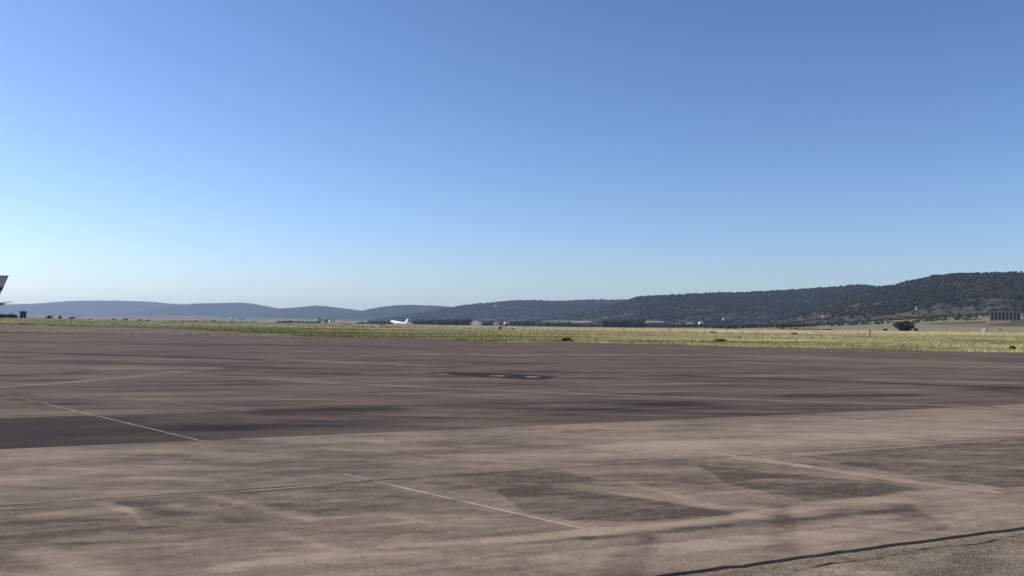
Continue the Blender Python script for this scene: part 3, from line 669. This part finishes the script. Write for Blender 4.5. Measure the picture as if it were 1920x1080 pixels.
# ------------------------------------------------------------------ buildings
def place(px, r, dz=0.0): a_ = az_of(px); x, y = r*math.sin(a_), r*math.cos(a_); return (x, y, terrain(x, y) + dz), -a_
def house(px, r, w, h, d, label, wall=WHITE, roof=ROOF, name='house', cat='house', z=None, rot=0.2, pitch=.3, wins=2):
    loc, rz = place(px, r); 
    if z is not None: loc = (loc[0], loc[1], z)
    t = empty(name, loc, rz + rot, label, cat)
    m = MB(); m.box(-w/2, w/2, -d/2, d/2, -1, h); m.build('wall', wall, t)
    m = MB(); e = .3; rh = d*pitch
    m.add([(-w/2-e,-d/2-e,h),(w/2+e,-d/2-e,h),(w/2+e,0,h+rh),(-w/2-e,0,h+rh),(-w/2-e,d/2+e,h),(w/2+e,d/2+e,h)], [(0,1,2,3),(3,2,5,4),(0,3,4),(1,5,2),(0,4,5,1)])
    m.build('roof', roof, t)
    for i in range(wins):
        x = -w/2 + w*(i+.5)/wins; m = MB(); m.box(x-.6, x+.6, -d/2-.04, -d/2+.05, h*.35, h*.72); m.build('window', GLASS, t)
    m = MB(); m.box(w*.5-1.6, w*.5-.7, -d/2-.05, -d/2+.05, 0, 2.1); m.build('door', DARK, t)
    return t
house(436, 4500, 22, 5, 12, 'long white shed on the plain, left of the pale warehouses', roof=ROOF_GREY, z=height_at(436, 597.5, 4500))
house(452, 4400, 36, 6, 14, 'longest pale warehouse on the left plain', CREAM, ROOF_GREY, 'warehouse', 'warehouse', z=height_at(452, 599.5, 4400))
house(482, 4200, 24, 4, 14, 'low pale warehouse right of the longest one', CREAM, ROOF_GREY, 'warehouse', 'warehouse', z=height_at(482, 602.5, 4200))
house(553, 2000, 7, 3, 6, 'small white house in front of the dark low tree line', z=height_at(553, 608, 2000))
house(598, 2400, 16, 7, 10, 'pale house with red roof, left in the village cluster', CREAM, z=height_at(598, 603, 2400), wins=3)
house(611, 2350, 13, 9, 10, 'tall dark walled house in the village cluster', CONC, ROOF_GREY, z=height_at(611, 605, 2350), wins=3)
house(622, 2400, 14, 5, 10, 'white house, right in the village cluster', z=height_at(622, 604, 2400), wins=3)
house(613, 1900, 6, 3, 5, 'tiny white shed in front of the village cluster', z=height_at(613, 607.5, 1900), name='shed', cat='shed', wins=1)
house(931, 2100, 11, 4, 8, 'white house right of the dark clump, left one of two', z=height_at(931, 608.5, 2100), rot=.1)
house(950, 2100, 12, 4, 8, 'white house right of the dark clump, right one of two', z=height_at(950, 607, 2100), rot=.3)
house(1294, 2200, 14, 3, 8, 'low white shed at the foot of the mesa, left one', roof=ROOF_GREY, z=height_at(1294, 608.5, 2200))
house(1314, 2200, 9, 4, 8, 'pale slanting roofed shed at the foot of the mesa', roof=ROOF_GREY, z=height_at(1314, 607.5, 2200), rot=.5)
house(1357, 2350, 5, 5, 5, 'small bright white house among trees under the mesa', z=height_at(1357, 600, 2350), wins=1)
house(1545, 1900, 7, 3.5, 6, 'small pale house in the scrub left of the lone dense tree', CREAM, z=height_at(1545, 595.5, 1900))
house(1719, 1950, 3.2, 5.5, 4, 'narrow pale tower house on the dark hillside', CREAM, z=height_at(1719, 581, 1950), wins=1)
house(929, 6100, 16, 8, 12, 'lone white farmhouse high on the wooded ridge', z=height_at(929, 573, 6000)-4, wins=2)
house(1875, 900, 1.5, 1.4, 1.2, 'tiny yellowish cabinet right of the white hut', CREAM, ROOF_GREY, 'cabinet', 'cabinet', z=height_at(1875, 620, 900), wins=1)
# white hut in the field at right
loc, rz = place(1845, 600); t = empty('hut', loc, rz, 'small white equipment hut standing at the edge of the straw field', 'hut')
m = MB(); m.box(-.85, .85, -.8, .8, -.1, 2.5); m.build('wall', WHITE, t)
m = MB(); m.box(-.98, .98, -.93, .93, 2.5, 2.62); m.build('roof', ROOF_GREY, t)
m = MB(); m.box(-.35, .4, -.84, -.79, 0, 1.9); m.build('door', ROOF_GREY, t)
tree(1848, 616, 611.5, 7, 640, 'dark bush behind the white hut', LEAF, 150, 'shrub', 'shrub', seed=77)
# dark square hut on the left skyline
loc, rz = place(43, 520); t = empty('hut', loc, rz, 'dark square hut on the left skyline by the parked aircraft', 'hut')
zt = height_at(43, 583.5, 520) - loc[2]
m = MB(); m.box(-1.45, 1.45, -1.4, 1.4, -.2, zt - .15); m.build('wall', DARK, t)
m = MB(); m.box(-1.6, 1.6, -1.55, 1.55, zt-.15, zt); m.build('roof', CONC, t)
m = MB(); m.box(-.5, .45, -1.45, -1.39, 0, 2.1); m.build('door', CONC, t)

# long building with eight tall dark bays, on its red earth bank
R = 1200; zb = height_at(1885, 602.5, R); a_ = az_of(1885); cx, cy = R*math.sin(a_), R*math.cos(a_)
t = empty('long_building', (cx, cy, zb), -a_ + .02, 'long grey building with eight tall dark bays on the right slope', 'building')
W2, Hb = 15.4, 10.6
m = MB(); m.box(-W2, W2, .5, 12, -3, Hb); m.build('wall', CONC, t)
m = MB(); m.box(-W2-.5, W2+.5, -.9, 12.4, Hb, Hb+1.1); m.build('roof', CONC, t)
m = MB(); m.box(-W2-.4, W2+.4, -1.0, .45, -3, .3); m.build('plinth', DARK, t)
bw = 2*W2/8
for i in range(8):
    x0 = -W2 + bw*i
    m = MB(); m.box(x0 + .72, x0 + bw - .72, .42, .55, .4, Hb - .5); wnd = m.build('window', GLASS, t)
    m = MB(); m.box(x0 + .72, x0 + bw - .72, .34, .415, Hb*.5, Hb*.5+.25); m.box(x0+bw/2-.06, x0+bw/2+.06, .34, .415, .4, Hb*.5-.01); m.build('frame', DARK, wnd)
for i in range(9):
    x0 = -W2 + bw*i
    m = MB(); m.box(x0 - .55, x0 + .55, -.5, .41, .31, Hb - .01); m.build('column', CONC, t)
def bank(name, px0, px1, y0, y1, r0, r1, mat, label, kind='structure'):
    vs = []; nx, ny = 24, 8
    for i in range(nx+1):
        for j in range(ny+1):
            f, g = i/nx, j/ny; px = px0+(px1-px0)*f; r = r0+(r1-r0)*g; a_ = az_of(px)
            ed = min(1, 6*min(f, 1-f)); yy = y0+(y1-y0)*g
            zt_ = terrain(r*math.sin(a_), r*math.cos(a_)); z = max(height_at(px, yy, r), zt_ + .5) * ed + (1-ed)*(zt_-1) + .4*mn.noise(Vector((px*.15, r*.05, 0)))
            vs.append((r*math.sin(a_), r*math.cos(a_), z))
    fs = [(i*(ny+1)+j, (i+1)*(ny+1)+j, (i+1)*(ny+1)+j+1, i*(ny+1)+j+1) for i in range(nx) for j in range(ny)]
    tag(link(name, vs, fs, mat, smooth=True), label, kind=kind)
bank('earth_bank', 1842, 1905, 610, 603, 1090, 1197, EARTH, 'red earth bank cut in front of the long building')
SAND = leafy('pale_sand', (.10, .09, .07), (.26, .22, .19), .035)
for k, (a0, a1, b0, b1, r0, lab) in enumerate(((1000, 1130, 605.5, 601, 2600, 'pale sandy clearing below the long ridge'), (1200, 1255, 605, 601.5, 2500, 'pale sandy strip right of the plantation'), (880, 900, 608, 601, 2450, 'pale quarry scar beyond the smoke puff'), (175, 430, 600, 592.5, 5200, 'pale bare field under the left hills'), (1740, 1775, 604, 602, 1350, 'pale track crossing the sloping field'))):
    bank('clearing', a0, a1, b0, b1, r0, r0*1.13, SAND, lab)

# ------------------------------------------------------------------ marker posts
def post(px, yt, yb, r, mat, label, w=.16):
    loc, rz = place(px, r); h = height_at(px, yt, r) - loc[2]; t = empty('marker_post', loc, rz, label, 'marker post', 'marker posts in the grass')
    m = MB(); m.tube((0,0,0), (0,0,h*.8), w*.7, w*.6, 10); m.build('post', mat, t, True)
    m = MB(); m.tube((0,0,h*.8), (0,0,h), w*1.25, w*1.0, 10); m.build('cap', mat, t)
    m = MB(); m.box(-w*1.5, w*1.5, -w*1.5, w*1.5, -.1, .12); m.build('base', CONC, t)
post(1256, 614.5, 621, 260, RUST, 'rusty red marker post in the pale straw field', .16)
post(1631, 619, 627, 170, DARK, 'black marker post in the green strip left of the lone tree', .12)
loc, rz = place(938, 250); t = empty('marker_box', loc, rz, 'small dark marker box in the grass near the middle', 'marker box')
m = MB(); m.box(-.42, .42, -.3, .3, .25, .85); m.build('body', DARK, t)
m = MB(); m.tube((-.25,0,-.1), (-.25,0,.25), .05); m.build('leg', RUST, t); m = MB(); m.tube((.25,0,-.1), (.25,0,.25), .05); m.build('leg', RUST, t)

# ------------------------------------------------------------------ airliners
def wing_mb(root, tip, croot, ctip, thick, xr, xt):
    """root, tip = (y, z) positions; xr, xt leading edge x (nose is +x)"""
    def sec(x, y, z, c): 
        prof = [(0,0),(.08,.5),(.3,.62),(.65,.38),(1,.02),(.65,-.2),(.3,-.38),(.08,-.36)]
        return [(x - c*a, y, z + b*thick*c) for a, b in prof]
    m = MB(); m.rings([sec(xr, root[0], root[1], croot), sec((xr+xt)/2 + 0, (root[0]+tip[0])/2, (root[1]+tip[1])/2, (croot+ctip)/2), sec(xt, tip[0], tip[1], ctip)]); return m
def airliner(loc, rz, pitch, label, paint, finmat, stripe=None):
    base = empty('airliner', loc, rz, label, 'airliner'); base.rotation_mode = 'XYZ'
    base.rotation_euler = (0, -pitch, rz)
    # nose at x=+19.5, main gear near x=0, tail cone end x=-19
    st = [(19.6,.05,3.1),(19.2,.55,3.15),(18.3,1.1,3.35),(16.8,1.6,3.65),(15,1.88,3.8),(12,1.98,3.85),(0,1.98,3.85),(-8,1.98,3.85),(-11.5,1.75,4.05),(-14.5,1.2,4.5),(-17.5,.6,5.0),(-19.2,.22,5.25)]
    m = MB(); m.rings([[(x, r*math.cos(a_), z + r*math.sin(a_)) for a_ in [2*math.pi*i/24 for i in range(24)]] for x, r, z in st])
    fus = m.build('fuselage', paint, base, True)
    m = MB()
    for s in (-1, 1):
        m = MB(); m.add([(17.6, s*1.30, 4.25), (16.5, s*1.60, 4.45), (16.7, s*1.35, 4.9), (17.5, s*1.0, 4.75)], [(0,1,2,3) if s < 0 else (3,2,1,0)])
        m.build('cockpit_window', GLASS, fus)
    m = MB()
    for s in (-1, 1):
        for i in range(34):
            x = 13.5 - i*.68; m.box(x-.12, x+.12, s*1.955-.02, s*1.955+.02, 4.15, 4.5)
    m.build('cabin_windows', GLASS, fus)['kind'] = 'stuff'
    for s in (-1, 1):
        wing_mb((s*1.5, 2.7), (s*16.8, 4.1), 7.6, 1.7, .12, 4.6, -3.6).build('wing', paint, base)
        wing_mb((s*.5, 4.85), (s*6.9, 5.9), 4.2, 1.5, .10, -14.0, -18.1).build('tailplane', finmat, base)
        m = MB(); c = (3.2, s*4.9, 1.9)
        m.rings([[(c[0]+dx, c[1]+r*math.cos(a_), c[2]+r*math.sin(a_)) for a_ in [2*math.pi*i/18 for i in range(18)]] for dx, r in ((2.2,.92),(1.9,1.03),(.3,1.05),(-1.5,.75),(-2.3,.5))])
        en = m.build('engine', paint, base, True)
        m = MB(); m.tube((c[0]+2.22, c[1], c[2]), (c[0]+2.24, c[1], c[2]), .8, n=16); m.build('fan', METAL, en)
        m = MB(); m.box(c[0]-2.4, c[0]+1.4, c[1]-.12, c[1]+.12, c[2]+.9, c[2]+1.5); m.build('pylon', paint, en)
        m = MB(); m.tube((-1, s*2.8, .5), (-1, s*2.5, 2.7), .16, .2); g = m.build('main_gear', METAL, base)
        m = MB(); m.tube((-1, s*2.8-.55, .52), (-1, s*2.8-.15, .52), .52, n=16); m.tube((-1, s*2.8+.15, .52), (-1, s*2.8+.55, .52), .52, n=16); m.build('wheel', TYRE, g)
    m = MB(); m.tube((14.2, 0, .4), (14.0, 0, 2.2), .1); g = m.build('nose_gear', METAL, base)
    m = MB(); m.tube((14.2, -.32, .36), (14.2, -.1, .36), .36, n=14); m.tube((14.2, .1, .36), (14.2, .32, .36), .36, n=14); m.build('wheel', TYRE, g)
    def fsec(x, z, c, th): return [(x, 0, z), (x-c*.3, th, z), (x-c, .02, z), (x-c, -.02, z), (x-c*.3, -th, z)]
    m = MB(); m.rings([fsec(-10.2, 5.3, 3.2, .1), fsec(-12.0, 6.2, 3.6, .22), fsec(-17.0, 12.5, 2.0, .12)]); m.build('fin', finmat, base)
    def rsec(x, z, c): return [(x, .07, z), (x-c, .01, z), (x-c, -.01, z), (x, -.07, z)]
    m = MB(); m.rings([rsec(-15.65, 6.2, 1.9), rsec(-19.02, 12.5, .95)]); rd = m.build('rudder', finmat, base)
    if stripe:
        m = MB()
        z0, z1 = 8.6, 9.7
        def X(z): return -15.65 + (z-6.2)/(6.3)*(-3.37), 1.9 - (z-6.2)/6.3*.95
        a0, c0 = X(z0); a1, c1 = X(z1)
        m.rings([[(a0-.02, .09, z0-.5), (a0-c0-.02, .035, z0), (a0-c0-.02, -.035, z0), (a0-.02, -.09, z0-.5)], [(a1-.02, .085, z1-.5), (a1-c1-.02, .035, z1), (a1-c1-.02, -.035, z1), (a1-.02, -.085, z1-.5)]])
        m.build('stripe', stripe, rd)
    return base
# landing aircraft: nose high, heading left and a little away
a_ = az_of(748); R = 1420; x, y = R*math.sin(a_), R*math.cos(a_)
airliner((x, y, -1.8), math.pi - math.radians(38), math.radians(6.5), 'white twin engine airliner nose up just touching down on the far runway', AIR_WHITE, AIR_WHITE)
# parked aircraft at the left: only its tail reaches into the view
R = 262; tip = (R*math.sin(az_of(14)), R*math.cos(az_of(14)))
hd = math.pi + math.radians(15); dx, dy = math.cos(hd)*(-19.97), math.sin(hd)*(-19.97)
zt = height_at(14, 516.5, R) - 12.5
airliner((tip[0]-dx, tip[1]-dy, zt), hd, 0, 'grey tail of an airliner parked beyond the left edge of the view', AIR_GREY, AIR_GREY, AIR_BLUE)
cx, cy = tip[0]-dx, tip[1]-dy
pad = [(cx-40, cy-30), (cx+24, cy-22), (cx+24, cy+40), (cx-40, cy+40)]
tag(link('parking_pad', [(p[0], p[1], max(zt, .05) ) for p in pad] + [(p[0], p[1], -.5) for p in pad], [(0,1,2,3),(0,4,5,1),(1,5,6,2),(2,6,7,3),(3,7,4,0)], PAVE_MID), 'concrete pad under the parked airliner', kind='structure')

# tyre smoke drifting behind the landing aircraft
def volume_mat(name, col, dens, aniso=0.0, noise_scale=None):
    m = bpy.data.materials.new(name); m.use_nodes = True; n, l = m.node_tree.nodes, m.node_tree.links; n.clear()
    o = n.new('ShaderNodeOutputMaterial'); v = n.new('ShaderNodeVolumePrincipled')
    v.inputs['Color'].default_value = (*col, 1); v.inputs['Density'].default_value = dens; v.inputs['Anisotropy'].default_value = aniso
    l.new(v.outputs[0], o.inputs['Volume']); return m
SMOKE = volume_mat('smoke', (.97, .97, .97), .09)
vs = []; a_ = az_of(894); R = 1760; cx, cy = R*math.sin(a_), R*math.cos(a_)
bm = bmesh.new()
for (dx, z, s) in ((-5, 1, 3.2), (0, 3, 4.4), (5, 2, 4.0), (8, 5, 3.0), (1, 7, 3.2), (-7, 4, 2.4)):
    mat = Matrix.Translation((dx, random.uniform(-3,3), z)) @ Matrix.Diagonal((s*1.25, s, s*.95, 1)); bmesh.ops.create_icosphere(bm, subdivisions=2, radius=1, matrix=mat)
for v in bm.verts: v.co += v.normal * .6 * mn.noise(v.co * .5)
me = bpy.data.meshes.new('tyre_smoke'); bm.to_mesh(me); bm.free(); me.materials.append(SMOKE)
o = bpy.data.objects.new('tyre_smoke', me); scene.collection.objects.link(o); o.location = (cx, cy, terrain(cx, cy))
rm = o.modifiers.new('merge', 'REMESH'); rm.mode = 'VOXEL'; rm.voxel_size = .6
tag(o, 'pale puff of tyre smoke hanging low behind the landing airliner', 'smoke', kind='stuff')

# ------------------------------------------------------------------ air
HZ = volume_mat('air', (0.50, 0.69, 1.0), 4.4e-5, 0.2)
m = MB(); m.box(-15000, 15000, -2500, 19500, -12, 420); hz = m.build('haze', HZ)
tag(hz, 'thin blue haze over the plain', 'haze', kind='stuff')
